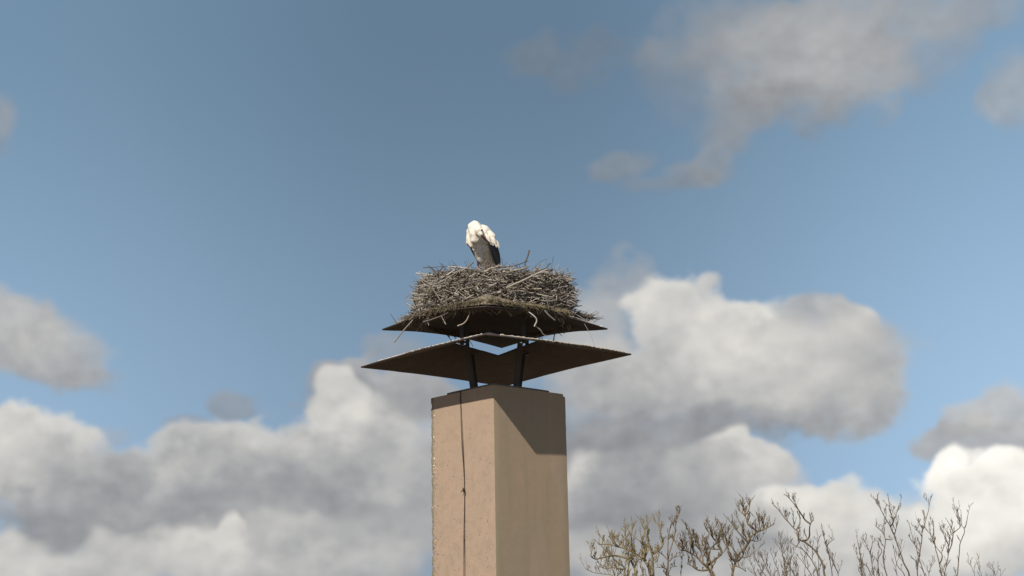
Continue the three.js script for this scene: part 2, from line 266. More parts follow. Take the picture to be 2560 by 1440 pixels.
// the old cable that hangs down the sunny face
{
  const m = new THREE.MeshStandardMaterial({ color: new THREE.Color().setRGB(0.045, 0.032, 0.022), roughness: 0.7 });
  // place along the face for a photograph column, at height h below the top
  const root = fr(0.0, 0, -CB / 2);
  const cable = thing('cable', root, 'thin dark double cable with a knot hanging down the sunny chimney face', 'cable');
  const sAt = (h) => lerp(-0.012, 0.006, 0) + 0.018 - 0.045 * sstep(0, -0.85, h) + 0.018 * sstep(-0.9, -1.9, h) + 0.004 * fbm(1, h * 3, 2, 2);
  const strand = (ph, gap) => { const p = []; for (let k = 0; k <= 70; k++) { const h = 0.012 - 2.2 * k / 70, tight = Math.min(1, Math.abs(h + 0.87) / 0.5); p.push(fr(sAt(h) + gap * (0.35 + 0.65 * tight * Math.abs(Math.sin(h * 3.1 + ph))), h, -CB / 2 - 0.006 - 0.003 * Math.sin(h * 9 + ph))); } return tube(p, 0.0023, 6); };
  part('strand', strand(0, 0.008), m, cable); part('strand', strand(0.3, -0.008), m, cable);
  const kc = fr(sAt(-0.875), -0.875, -CB / 2 - 0.012), kg = [];
  for (let k = 0; k < 3; k++) { const g = new THREE.TorusGeometry(0.010, 0.0045, 6, 12); g.rotateX(1 + k); g.rotateY(k * 1.1); g.translate(kc.x, kc.y + (k - 1) * 0.006, kc.z); kg.push(g); }
  kg.push(tube([kc.clone(), kc.clone().add(V(-0.018, -0.008, 0.006)), kc.clone().add(V(-0.028, -0.02, 0.002))], 0.003, 5), tube([kc.clone(), kc.clone().add(V(0.014, -0.02, 0.006)), kc.clone().add(V(0.012, -0.05, 0.002))], 0.003, 5));
  part('knot', mergeGeometries(kg), m, cable);
}

// ------------------------------------------------------------------ the two metal hats on their posts
const CO = [[-1, -1], [1, -1], [1, 1], [-1, 1]];                          // near, left, far, right
const LOW = { c: [-0.018, 0.0], w: 1.755, h: [0.318, 0.314, 0.36, 0.316].map((x, i) => [0.318, 0.314, 0.316, 0.36][i]) };
const UPP = { c: [-0.024, 0.0], w: 1.47, h: [0.605, 0.662, 0.672, 0.602] };
const HOLE = { c: [-0.017, 0.0], w: 0.55, h: [0.535, 0.512, 0.462, 0.508] };
const cornerAt = (q, i) => fr(CO[i][0] * q.w / 2, q.h[i], CO[i][1] * q.w / 2).add(V(q.c[0], 0, q.c[1]));
const APEX = fr(0, 0.83, 0).add(V(-0.024, 0, 0));
function panelPoint(A, B, A2, B2, s, t, bow, seed) {                    // s across from the rim (0) to the top (1), t along
  const r = A.clone().lerp(B, t), q = A2.clone().lerp(B2, t), k = Math.sin(Math.PI * t);
  const p = r.lerp(q, s); p.y += bow * k * (1 - s) ** 1.5 - 0.004 * Math.sin(Math.PI * s) + 0.006 * fbm(t * 5 + seed, s * 4, seed, 3);
  return p;
}
{
  const R = rng(23);
  const map = colourMap(512, 512, (u, v) => { const n = fbm(u * 6, v * 6, 1, 5), m = fbm(u * 30, v * 30, 4, 3), st = fbm(u * 14, v * 14, 8, 4); let c = mix3([0.055, 0.040, 0.034], [0.034, 0.028, 0.026], clamp(0.5 + 1.6 * n)); c = mix3(c, [0.10, 0.050, 0.036], 0.5 * sstep(0.1, 0.35, st)); return mix3(c, [0.12, 0.096, 0.08], 0.35 * sstep(0.12, 0.4, m)); });
  const sheet = new THREE.MeshStandardMaterial({ map, roughness: 0.72, metalness: 0.0 });
  const steel = new THREE.MeshStandardMaterial({ color: new THREE.Color().setRGB(0.085, 0.08, 0.072), roughness: 0.6, metalness: 0.3 });
  const cowl = thing('chimney_cowl', V(0, TOP, 0), 'double dark rusty metal cowl of two square hats on posts on top of the chimney', 'chimney cowl');
  const hat = (name) => { const g = new THREE.Group(); g.name = name; cowl.add(g); return g; };
  const low = hat('lower_hat'), up = hat('upper_hat');
  for (let i = 0; i < 4; i++) {
    const j = (i + 1) % 4;
    part('panel', slab((s, t) => panelPoint(cornerAt(LOW, i), cornerAt(LOW, j), cornerAt(HOLE, i), cornerAt(HOLE, j), s, t, 0.012, i * 3.3 + 1), 10, 24, 0.013), sheet, low);
    part('panel', slab((s, t) => panelPoint(cornerAt(UPP, i), cornerAt(UPP, j), APEX, APEX.clone().add(V(0.001, 0, 0)), Math.min(s, 0.995), t, 0.045, i * 5.1 + 2), 10, 24, 0.013), sheet, up);
    // folded rim along each lower and upper edge
    for (const [q, g, bow, sd] of [[LOW, low, 0.012, i * 3.3 + 1], [UPP, up, 0.045, i * 5.1 + 2]]) {
      const pts = []; for (let k = 0; k <= 24; k++) { const p = panelPoint(cornerAt(q, i), cornerAt(q, j), cornerAt(q, i), cornerAt(q, j), 0, k / 24, bow, sd); p.y -= 0.0065; pts.push(p); }
      part('rim', tube(pts, 0.0068, 6), sheet, g);
    }
    // posts: from the chimney to the lower hat, and from the lower hat to the upper one
    const dir = [[0, -1], [1, 0], [0, 1], [-1, 0]][i], f2 = (d, h) => fr(dir[0] * d, h, dir[1] * d).add(V(-0.018, 0, 0));
    const bar = (a, b, w, t) => { const L = a.distanceTo(b), g = new THREE.BoxGeometry(w, L, t, 1, 1, 1), m = new THREE.Matrix4(), y = V().subVectors(b, a).normalize(), z = V(0, 0, 1).addScaledVector(y, -y.z).normalize(), x = V().crossVectors(y, z); m.makeBasis(x, y, z); m.setPosition(a.clone().add(b).multiplyScalar(0.5)); g.applyMatrix4(m); return g; };
    part('leg', mergeGeometries([bar(f2(0.262, -0.02), f2(0.345, 0.44), 0.05, 0.016), bar(f2(0.257, -0.0), f2(0.34, 0.435), 0.016, 0.044)]), steel, cowl);
    part('post', mergeGeometries([bar(f2(0.395, 0.43), f2(0.40, 0.76), 0.036, 0.036), bar(f2(0.395, 0.452), f2(0.395, 0.458), 0.085, 0.085)]), steel, cowl);
  }
  // pale crust of lichen and mortar on the sunny top of the lower hat's right rim, crumbs and a painted sun-glint line on the left one
  const crustAndGlint = []; for (let k = 0; k < 260; k++) {
    const right = k < 210, t = right ? 0.30 + 0.62 * R() : 0.15 + 0.5 * R(), s = Math.pow(R(), 2) * 0.10, i = right ? 3 : 0;
    const p = panelPoint(cornerAt(LOW, i), cornerAt(LOW, (i + 1) % 4), cornerAt(HOLE, i), cornerAt(HOLE, (i + 1) % 4), s, right ? 1 - t : t, 0.012, i * 3.3 + 1);
    const g = new THREE.IcosahedronGeometry((right ? 0.009 : 0.007) * (0.5 + R()), 1); g.scale(1.5, 0.45, 1.3); g.rotateY(R() * 3); g.translate(p.x, p.y + 0.003, p.z); painted(g, R() < 0.6 ? [0.40, 0.34, 0.26] : [0.24, 0.20, 0.15]); crustAndGlint.push(g);
  }
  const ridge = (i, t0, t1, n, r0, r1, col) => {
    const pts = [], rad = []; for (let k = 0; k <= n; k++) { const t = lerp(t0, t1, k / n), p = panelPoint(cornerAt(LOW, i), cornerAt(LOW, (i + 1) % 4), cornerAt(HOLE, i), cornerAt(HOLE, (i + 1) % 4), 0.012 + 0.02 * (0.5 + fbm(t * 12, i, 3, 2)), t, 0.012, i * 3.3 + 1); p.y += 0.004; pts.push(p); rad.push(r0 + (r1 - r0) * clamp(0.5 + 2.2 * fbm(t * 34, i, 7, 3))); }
    crustAndGlint.push(painted(tube(pts, rad, 7), col).toNonIndexed());
  };
  for (let k = 0; k < crustAndGlint.length; k++) if (crustAndGlint[k].index) crustAndGlint[k] = crustAndGlint[k].toNonIndexed();
  ridge(3, 0.03, 0.90, 160, 0.003, 0.012, [0.50, 0.44, 0.36]); ridge(0, 0.02, 0.86, 140, 0.002, 0.006, [0.60, 0.56, 0.50]);  // second ridge: sun glint along the left edge, put in as pale colour
  part('lichen_crust_and_glint', mergeGeometries(crustAndGlint), new THREE.MeshStandardMaterial({ vertexColors: true, roughness: 1 }), low, 'stuff');
  const clip = new THREE.BoxGeometry(0.03, 0.014, 0.02); { const p = cornerAt(UPP, 3).lerp(cornerAt(UPP, 0), 0.03); clip.translate(p.x - 0.03, p.y + 0.012, p.z); }
  part('clip', clip, new THREE.MeshStandardMaterial({ color: 0xd8d4cc, roughness: 0.5 }), up);
}

// ------------------------------------------------------------------ the stork's nest
const NC = V(-0.02, 0, 0);                                              // middle of the nest in plan
const NR = 0.70;
function hatTop(x, z) {                                                 // height of the upper hat's top below a point
  const d = V(x - UPP.c[0], 0, z), a = d.dot(U), b = d.dot(W_), m = Math.max(Math.abs(a), Math.abs(b)) / (UPP.w / 2);
  return TOP + lerp(0.83, 0.655, Math.min(1.15, m)) + 0.01;
}
const rimTop = (th) => TOP + 1.062 + 0.014 * Math.sin(th * 3 + 1) - 0.046 * Math.sin(th) + 0.035 * fbm(Math.cos(th) * 2, Math.sin(th) * 2, 3, 3);  // th = 90 degrees faces the camera
const nestR = (th, t) => NR * (0.97 + 0.05 * Math.sin(Math.PI * t) - 0.05 * t + 0.05 * fbm(Math.cos(th) * 2.5, Math.sin(th) * 2.5, t * 2, 3));
{
  const R = rng(77);
  const nest = thing('stork_nest', V(NC.x, TOP + 0.66, NC.z), 'large round stork nest of grey-brown sticks on the upper chimney hat', 'nest');
  const barkMap = colourMap(256, 256, (u, v) => { const n = 0.5 + fbm(u * 20, v * 6, 1, 4), m = fbm(u * 60, v * 60, 3, 2); const g = 0.72 + 0.45 * (n - 0.5) + 0.4 * m; return [g, g * 0.985, g * 0.96]; });
  barkMap.repeat.set(12, 6);
  const bark = new THREE.MeshStandardMaterial({ map: barkMap, vertexColors: true, roughness: 0.9 });
  const TONES = [[0.52, 0.465, 0.39], [0.45, 0.40, 0.335], [0.38, 0.335, 0.28], [0.58, 0.53, 0.46], [0.26, 0.22, 0.18], [0.42, 0.36, 0.28], [0.15, 0.12, 0.095]];
  const tone = () => { const c = TONES[Math.floor(R() * TONES.length)], k = 0.8 + 0.4 * R(); return [c[0] * k * 0.97, c[1] * k, c[2] * k * 1.06]; };
  // dark packed heart: earth, moss and old twigs, with a bowl in the top
  {
    const pos = [], uv = [], idx = [], NT = 96, prof = []; for (let k = 0; k <= 10; k++) prof.push(['side', k / 10]); prof.push(['top', 0.86], ['top', 0.7], ['top', 0.45], ['top', 0.2], ['top', 0.0]);
    for (const [kind, q] of prof) for (let i = 0; i <= NT; i++) {
      const th = i / NT * 2 * Math.PI, c = Math.cos(th), s = Math.sin(th); let r, y;
      const r0 = nestR(th, 0) * 1.0, b = hatTop(NC.x + c * r0, NC.z + s * r0) - 0.005, tp = rimTop(th) - 0.05;
      if (kind === 'side') { r = nestR(th, q) * 0.90 + 0.02 * fbm(c * 9, q * 6, s * 9, 3); y = lerp(b, tp, q); if (q === 0) { r = nestR(th, 0) * 0.95; } }
      else { r = nestR(th, 1) * 0.93 * q; y = lerp(TOP + 0.95, tp, Math.pow(q, 3)); }
      pos.push(NC.x + c * r, y, NC.z + s * r); uv.push(th * 2, y * 3);
    }
    const n = NT + 1; for (let j = 0; j < prof.length - 1; j++) for (let i = 0; i < NT; i++) { const a = j * n + i; idx.push(a, a + n, a + 1, a + 1, a + n, a + n + 1); }
    const g = new THREE.BufferGeometry(); g.setAttribute('position', new THREE.Float32BufferAttribute(pos, 3)); g.setAttribute('uv', new THREE.Float32BufferAttribute(uv, 2)); g.setIndex(idx); g.computeVertexNormals();
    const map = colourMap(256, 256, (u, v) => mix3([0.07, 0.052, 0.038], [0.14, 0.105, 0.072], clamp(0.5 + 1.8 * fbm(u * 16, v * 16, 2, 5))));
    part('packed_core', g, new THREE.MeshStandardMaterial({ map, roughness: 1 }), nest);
  }
  const loose = [], singles = [];
  const keep = (geo, p) => { const seen = Math.sin(p) ; singles.push([seen, geo]); };
  function stick(c, dir, len, r, curl) {
    const side = V(R() - 0.5, R() - 0.5, R() - 0.5).cross(dir).normalize(), n = 5, pts = [], rad = [];
    for (let k = 0; k <= n; k++) { const s = k / n - 0.5; pts.push(c.clone().addScaledVector(dir, s * len).addScaledVector(side, curl * len * (0.25 - s * s) + 0.012 * (R() - 0.5) * Math.min(1, len * 3))); rad.push(r * (1.1 - 0.55 * k / n) * (0.9 + 0.2 * R())); }
    return tube(pts, rad, 5, tone());
  }
  // layers of sticks laid round the wall
  for (let k = 0; k < 3100; k++) {
    const th = R() * 2 * Math.PI, t = Math.pow(R(), 0.9), c = Math.cos(th), s = Math.sin(th), rr = nestR(th, t) + (R() - 0.68) * 0.07;
    const x = NC.x + c * rr, z = NC.z + s * rr, b = hatTop(x, z), y = lerp(b + 0.008, rimTop(th) - 0.008, t);
    const tan = V(-s, 0, c), out = V(c, 0, s), kind = R(); let dir, len;
    if (t < 0.12 && s < -0.1) continue;
    if (kind < 0.50) { const tilt = (R() - 0.5) * (t < 0.5 ? 1.9 : 1.15); dir = tan.clone().multiplyScalar(Math.cos(tilt)).add(V(0, Math.sin(tilt), 0)).addScaledVector(out, (R() - 0.5) * 0.5); len = 0.12 + 0.34 * R(); }
    else if (kind < 0.86) { dir = out.clone().addScaledVector(tan, (R() - 0.5) * 2.2).add(V(0, (R() - 0.5) * 0.7 - 0.05, 0)); len = 0.10 + 0.16 * R(); }
    else if (t < 0.3 && s < 0) continue;
    else { dir = V(0, 1, 0).addScaledVector(tan, (R() - 0.5) * 2).addScaledVector(out, (R() - 0.65) * 0.7); len = 0.09 + 0.15 * R(); }
    dir.normalize();
    const g = stick(V(x, y, z), dir, len, 0.0036 + 0.0054 * R() * R() + 0.001 * R(), (R() - 0.5) * 0.5);
    if (kind < 0.62 && len > 0.2 && s > 0.05 && R() < 0.75) singles.push([len * s, g]); else loose.push(g);
  }
  // the rim and the bowl
  for (let k = 0; k < 900; k++) {
    const th = R() * 2 * Math.PI, q = 0.55 + 0.47 * Math.sqrt(R()), c = Math.cos(th), s = Math.sin(th), rr = nestR(th, 1) * q, a = th + Math.PI / 2 + (R() - 0.5) * 1.6;
    const y = lerp(TOP + 0.96, rimTop(th) - 0.01, Math.pow(Math.min(1, q), 2.5)) + 0.02 * (R() - 0.4);
    loose.push(stick(V(NC.x + c * rr, y, NC.z + s * rr), V(Math.cos(a), (R() - 0.42) * 0.3, Math.sin(a)).normalize(), 0.12 + 0.3 * R(), 0.0026 + 0.0035 * R(), (R() - 0.5) * 0.5));
  }
  // thin whiskers standing off the rim and the sides
  for (let k = 0; k < 330; k++) {
    const th = R() * 2 * Math.PI, t = R() < 0.5 ? 1 : R(), c = Math.cos(th), s = Math.sin(th), rr = nestR(th, t) * 0.98, b = hatTop(NC.x + c * rr, NC.z + s * rr), y = lerp(b, rimTop(th), t);
    const d = V(c, 0, s).multiplyScalar(0.4 + R()).add(V((R() - 0.5) * 1.2, t === 1 ? 0.25 + 0.7 * R() : t < 0.45 ? 0.1 + 0.5 * R() : (R() - 0.45) * 1.2, (R() - 0.5) * 1.2)).normalize();
    loose.push(stick(V(NC.x + c * rr, y, NC.z + s * rr).addScaledVector(d, 0.03), d, 0.09 + 0.15 * R(), 0.0018 + 0.0018 * R(), (R() - 0.5) * 0.8));
  }
  // single sticks that stand out: [points as photograph column, row, depth], radius
  const P3 = (a) => a.map(([x, y, z]) => at(x, y, z));
  const bold = [
    [[[1323, 626, 0.2], [1318, 645, 0.22], [1313, 655, 0.24], [1316, 672, 0.26]], 0.0075], [[[1230, 668, 0.55], [1275, 667, 0.45], [1300, 660, 0.35], [1320, 652, 0.25]], 0.006],
    [[[1376, 658, 0.1], [1362, 672, 0.16], [1352, 678, 0.2]], 0.005], [[[1220, 655, 0.35], [1236, 663, 0.42], [1250, 668, 0.48]], 0.006],
    [[[1384, 640, 0.05], [1379, 668, 0.05], [1381, 692, 0.05]], 0.0022], [[[1368, 648, 0.1], [1350, 655, 0.1], [1337, 668, 0.12]], 0.002],
    [[[1040, 683, 0.1], [1075, 687, 0.2], [1120, 690, 0.42]], 0.006], [[[1058, 669, 0.1], [1085, 668, 0.2], [1140, 664, 0.4]], 0.004],
    [[[1060, 716, 0.55], [1100, 706, 0.66], [1155, 672, 0.6]], 0.0075], [[[1165, 712, 0.76], [1240, 690, 0.78], [1310, 672, 0.72]], 0.0065],
    [[[1265, 720, 0.76], [1310, 700, 0.74], [1350, 682, 0.66], [1372, 682, 0.6]], 0.0085], [[[1372, 682, 0.6], [1362, 679, 0.6], [1352, 680, 0.66]], 0.006],
    [[[1082, 722, 0.62], [1095, 742, 0.64], [1102, 752, 0.66]], 0.0075], [[[1120, 770, 0.62], [1112, 740, 0.62], [1106, 730, 0.62]], 0.007],
    [[[1027, 776, 0.3], [1055, 765, 0.42], [1085, 757, 0.58]], 0.0075], [[[1018, 759, 0.0], [1028, 766, 0.08], [1036, 772, 0.16]], 0.007],
    [[[1012, 745, 0.0], [1030, 732, 0.1], [1050, 720, 0.25]], 0.0036], [[[1024, 714, 0.0], [1036, 722, 0.08], [1048, 726, 0.2]], 0.004],
    [[[985, 856, 0.42], [996, 842, 0.44], [1010, 825, 0.48], [1032, 800, 0.52]], 0.0065], [[[1144, 815, 0.78], [1160, 808, 0.79], [1168, 798, 0.79], [1176, 778, 0.8]], 0.006],
    [[[1336, 816, 0.72], [1342, 800, 0.73], [1335, 790, 0.74], [1322, 780, 0.72]], 0.0065], [[[1340, 816, 0.7], [1352, 826, 0.68], [1358, 836, 0.66], [1368, 840, 0.64]], 0.0045],
    [[[1362, 776, 0.72], [1372, 788, 0.74], [1388, 801, 0.75]], 0.0085], [[[1355, 752, 0.66], [1372, 753, 0.65], [1388, 751, 0.62]], 0.0085],
    [[[1364, 740, 0.66], [1369, 758, 0.68], [1372, 770, 0.68]], 0.006], [[[1405, 706, 0.35], [1418, 714, 0.28], [1428, 718, 0.24]], 0.006],
    [[[1393, 700, 0.4], [1405, 697, 0.35], [1413, 695, 0.3]], 0.0055], [[[1420, 768, 0.15], [1430, 764, 0.12], [1443, 766, 0.08]], 0.006],
    [[[1400, 790, 0.4], [1432, 792, 0.3], [1470, 806, 0.2], [1490, 812, 0.14]], 0.0055], [[[1415, 770, 0.3], [1440, 786, 0.24], [1476, 808, 0.16]], 0.005],
    [[[1455, 800, 0.25], [1470, 825, 0.25], [1480, 845, 0.25], [1486, 866, 0.25]], 0.0022], [[[1240, 748, 0.76], [1256, 762, 0.77], [1262, 772, 0.78]], 0.0065],
    [[[1222, 738, 0.78], [1236, 755, 0.78], [1240, 776, 0.79]], 0.006], [[[1205, 760, 0.8], [1196, 770, 0.8], [1190, 780, 0.8]], 0.006],
    [[[1290, 724, 0.74], [1288, 748, 0.75], [1300, 780, 0.76]], 0.006], [[[1058, 805, 0.5], [1090, 795, 0.6], [1120, 782, 0.7]], 0.005],
    [[[1048, 776, 0.5], [1050, 785, 0.5], [1049, 797, 0.5]], 0.005], [[[1024, 800, 0.35], [1032, 792, 0.4], [1040, 780, 0.45]], 0.006],
  ];
  for (const [p, r] of bold) {
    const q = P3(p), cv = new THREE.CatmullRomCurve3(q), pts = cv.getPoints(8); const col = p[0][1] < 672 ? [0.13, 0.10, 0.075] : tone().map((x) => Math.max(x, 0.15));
    singles.push([9, tube(pts, pts.map((_, i) => r * (1.05 - 0.045 * i)), 6, col)]);
  }
  // sticks that trail down the hips of the hat to the left and right, and ends that hang over the near edges
  for (const [i, n] of [[1, 60], [3, 90], [0, 40]]) for (let k = 0; k < n; k++) {
    const f = 0.68 + (i === 3 ? 0.20 : 0.15) * R(), p = APEX.clone().lerp(cornerAt(UPP, i), f); p.x += (R() - 0.5) * 0.12; p.z += (R() - 0.5) * 0.12; p.y = hatTop(p.x, p.z) + 0.004 + (0.97 - f) * 0.22 * R();
    const d = cornerAt(UPP, i).sub(APEX).normalize().add(V((R() - 0.5) * 1.5, 0.15 + (R() - 0.3) * 0.8, (R() - 0.5) * 1.2)).normalize();
    if (i === 1 && f > 0.82 && R() < 0.6) continue;
    const hs = stick(p, d, 0.08 + 0.17 * R(), 0.0018 + 0.0024 * R(), (R() - 0.5) * 0.6); loose.push(i === 3 && R() < 0.75 ? painted(hs, [0.13, 0.105, 0.08]) : hs);
  }
  const grass = [];
  for (const e of [0, 3]) for (let k = 0; k < 1500; k++) {
    const t = 0.02 + (e === 0 ? 0.74 : 0.64) * Math.pow(R(), 0.8), A = cornerAt(UPP, 0), B = cornerAt(UPP, e === 0 ? 1 : 3), p = A.clone().lerp(B, t); p.y += 0.045 * Math.sin(Math.PI * t);
    const out = V().subVectors(p, APEX).setY(0).normalize(); p.addScaledVector(out, -0.10 * R()); p.y = hatTop(p.x, p.z) * 0.5 + p.y * 0.5 + 0.012 + 0.02 * R();
    const d = out.clone().multiplyScalar(0.5 + R()).add(V((R() - 0.5) * 1.6, (R() - 0.62) * 0.9, (R() - 0.5) * 1.6)).normalize(), len = 0.035 + 0.06 * R(), q = p.clone().addScaledVector(d, len * 0.6); const w = q.clone().addScaledVector(d, len * 0.4); w.y -= 0.012 * R();
    const k2 = 0.7 + 0.5 * R(); grass.push(tube([p, q, w], [0.0024, 0.0018, 0.0008], 3, (R() < 0.75 ? [0.36, 0.30, 0.215] : [0.20, 0.17, 0.09]).map((x) => x * k2), false));
  }
  // thatch of earth and dry grass lying on the near edge of the hat
  for (const e of [0, 3]) {
    const A = cornerAt(UPP, 0), B = cornerAt(UPP, e === 0 ? 1 : 3), g = slab((s, t) => { const p = A.clone().lerp(B, 0.0 + 0.72 * t); const yb = p.y + 0.045 * Math.sin(Math.PI * 0.72 * t); const inn = V().subVectors(APEX, p); inn.y = 0; inn.normalize(); p.addScaledVector(inn, s * 0.22); p.y = lerp(yb, hatTop(p.x, p.z), Math.min(1, s * 2)) + 0.004 + 0.045 * Math.min(1, s * 4 + 0.35) * (1 - t * 0.75) + 0.014 * fbm(t * 26, s * 8, e, 3); return p; }, 8, 60, 0.006);
    grass.push(painted(g, [0.26, 0.22, 0.155]));
  }
  part('dry_grass', mergeGeometries(grass.map((g) => g.index ? g.toNonIndexed() : g)), bark, nest, 'stuff');
  singles.sort((a, b) => b[0] - a[0]);
  singles.forEach(([, g], i) => { if (i < 296) part('stick', g, bark, nest); else loose.push(g); });
  part('loose_sticks', mergeGeometries(loose), bark, nest, 'stuff');
}

// ------------------------------------------------------------------ the stork
{
  const R = rng(91), ZS = 0.0;
  const S = (x, y, d = 0) => at(x, y, ZS + d);
  const base = at(1215, 712, ZS); base.y = TOP + 0.955;
  const stork = thing('stork', base, 'white stork with black wing feathers standing in the nest, head bowed to preen', 'stork');
  // joined tapered limbs meshed as one surface
  function body(bones, res, fluff, k = 0.03) {
    const box = new THREE.Box3(); bones.forEach(([a, b, ra, rb]) => { box.expandByPoint(a); box.expandByPoint(b); }); box.expandByScalar(0.15);
    const c = box.getCenter(V()), size = box.getSize(V()), half = Math.max(size.x, size.y, size.z) / 2;
    const mc = new MarchingCubes(res, new THREE.MeshStandardMaterial(), false, false, 400000); mc.isolation = 0;
    const p = V(), ab = V(), ap = V();
    for (let z = 0; z < res; z++) for (let y = 0; y < res; y++) for (let x = 0; x < res; x++) {
      p.set(x, y, z).multiplyScalar(2 / res).addScalar(-1).multiplyScalar(half).add(c);
      let d = 1e3;
      for (const [a, b, ra, rb] of bones) {
        ab.subVectors(b, a); ap.subVectors(p, a); const t = clamp(ap.dot(ab) / Math.max(1e-9, ab.lengthSq())), q = ap.addScaledVector(ab, -t).length() - lerp(ra, rb, t);
        const h = clamp(0.5 + 0.5 * (d - q) / k); d = lerp(d, q, h) - k * h * (1 - h);
      }
      mc.field[x + y * res + z * res * res] = -(d + (d < 0.05 ? fluff * fbm(p.x * 38, p.y * 20, p.z * 38, 4) : 0));
    }
    mc.update();
    const n = mc.count, g = new THREE.BufferGeometry(), pos = new Float32Array(n * 3), nor = new Float32Array(n * 3), uv = new Float32Array(n * 2);
    for (let i = 0; i < n; i++) for (let q = 0; q < 3; q++) { pos[i * 3 + q] = mc.positionArray[i * 3 + q] * half + c.getComponent(q); nor[i * 3 + q] = mc.normalArray[i * 3 + q]; }
    for (let i = 0; i < n; i++) { uv[i * 2] = pos[i * 3] * 4 + pos[i * 3 + 2] * 2; uv[i * 2 + 1] = pos[i * 3 + 1] * 4; }
    g.setAttribute('position', new THREE.BufferAttribute(pos, 3)); g.setAttribute('normal', new THREE.BufferAttribute(nor, 3)); g.setAttribute('uv', new THREE.BufferAttribute(uv, 2));
    return g;
  }
  const plume = colourMap(512, 512, (u, v) => { const n = fbm(u * 18, v * 9, 2, 4), m = fbm(u * 70, v * 18, 5, 3); return mix3([0.80, 0.76, 0.68], [0.66, 0.60, 0.50], clamp(0.35 + 1.2 * n + 0.7 * m)); });
  const plumeBump = greyMap(512, 512, (u, v) => clamp(0.5 + 0.9 * fbm(u * 60, v * 14, 3, 4)));
  const white = new THREE.MeshStandardMaterial({ map: plume, bumpMap: plumeBump, bumpScale: 0.004, roughness: 1, side: THREE.DoubleSide });
  const greyish = new THREE.MeshStandardMaterial({ color: new THREE.Color().setRGB(0.34, 0.32, 0.29), roughness: 1, side: THREE.DoubleSide });
  const black = new THREE.MeshStandardMaterial({ color: new THREE.Color().setRGB(0.012, 0.012, 0.014), roughness: 0.5, side: THREE.DoubleSide });
  const red = new THREE.MeshStandardMaterial({ color: new THREE.Color().setRGB(0.13, 0.05, 0.032), roughness: 0.55 });
  const leg = new THREE.MeshStandardMaterial({ color: new THREE.Color().setRGB(0.52, 0.25, 0.22), roughness: 0.7 });
  const b = (x1, y1, d1, r1, x2, y2, d2, r2) => [S(x1, y1, d1), S(x2, y2, d2), r1, r2];
  part('body', body([
    b(1202, 592, -0.02, 0.105, 1211, 620, -0.06, 0.098), b(1211, 620, -0.06, 0.098, 1227, 676, -0.19, 0.080),
    b(1188, 597, 0.08, 0.052, 1189, 612, 0.04, 0.045),                                   // breast bulge under the folded neck
    b(1187, 600, 0.13, 0.040, 1185, 584, 0.14, 0.040), b(1185, 584, 0.12, 0.040, 1186, 570, 0.09, 0.062),   // neck
    b(1188, 567, 0.10, 0.052, 1197, 577, 0.175, 0.036), b(1197, 577, 0.175, 0.036, 1202, 586, 0.195, 0.024),  // crown, face
    b(1182, 583, 0.0, 0.062, 1176, 607, -0.01, 0.036), b(1208, 577, -0.01, 0.058, 1226, 594, -0.02, 0.05), b(1188, 612, 0.065, 0.040, 1201, 650, -0.015, 0.030),
  ], 88, 0.013, 0.014), white, stork);
  // head: eye with its dark patch, and the bill laid to the wing
  const eye = new THREE.SphereGeometry(0.010, 10, 8); { const e = S(1203, 576, 0.205); eye.translate(e.x, e.y, e.z); } part('eye', eye, black, stork);
  part('bill', tube([S(1202, 586, 0.2), S(1207, 592, 0.2), S(1215, 600, 0.165), S(1223, 606.5, 0.09)], [0.016, 0.012, 0.008, 0.003], 8), red, stork);
  // feather: a thin arched blade from a to b
  function feather(a, b2, w, out, bend) {
    const n = 8, pos = [], uv = [], idx = [], ax = V().subVectors(b2, a), L = ax.length(); ax.normalize(); const sd = V().crossVectors(ax, out).normalize(), up = V().crossVectors(sd, ax).normalize();
    for (let i = 0; i <= n; i++) { const t = i / n, hw = w * Math.sqrt(Math.max(0, Math.sin(Math.PI * Math.min(1, 0.12 + 0.88 * t) * 0.999))) * (t > 0.96 ? 0.35 : 1); for (const k of [-1, -0.4, 0.4, 1]) { const p = a.clone().addScaledVector(ax, t * L).addScaledVector(sd, k * hw).addScaledVector(up, (1 - k * k) * hw * 0.35 + bend * Math.sin(Math.PI * t)); pos.push(p.x, p.y, p.z); uv.push(k * hw * 4, t * L * 4); } }
    for (let i = 0; i < n; i++) for (let k = 0; k < 3; k++) { const q = i * 4 + k; idx.push(q, q + 1, q + 4, q + 1, q + 5, q + 4); }
    const g = new THREE.BufferGeometry(); g.setAttribute('position', new THREE.Float32BufferAttribute(pos, 3)); g.setAttribute('uv', new THREE.Float32BufferAttribute(uv, 2)); g.setIndex(idx); g.computeVertexNormals(); return g;
  }
  // right-hand wing in the picture: white shoulder, white coverts, black flight feathers
  const wing = part('wing', body([b(1213, 579, 0.0, 0.045, 1228, 594, 0.02, 0.04), b(1228, 592, 0.02, 0.04, 1238, 620, -0.05, 0.026), b(1238, 620, -0.05, 0.026, 1247, 660, -0.15, 0.016)], 56, 0.010, 0.02), white, stork);
  const OUT = V(0.35, 0.25, 1).normalize();
  for (let k = 0; k < 9; k++) { const t = k / 8; part('flight_feather', feather(S(lerp(1220, 1239, t), lerp(602, 609, t) + R(), 0.07 - 0.05 * t), S(lerp(1242, 1251, t), lerp(668, 664, t) - 7 * R() * t, -0.06 - 0.07 * t), 0.0125, OUT, 0.012), black, wing); }
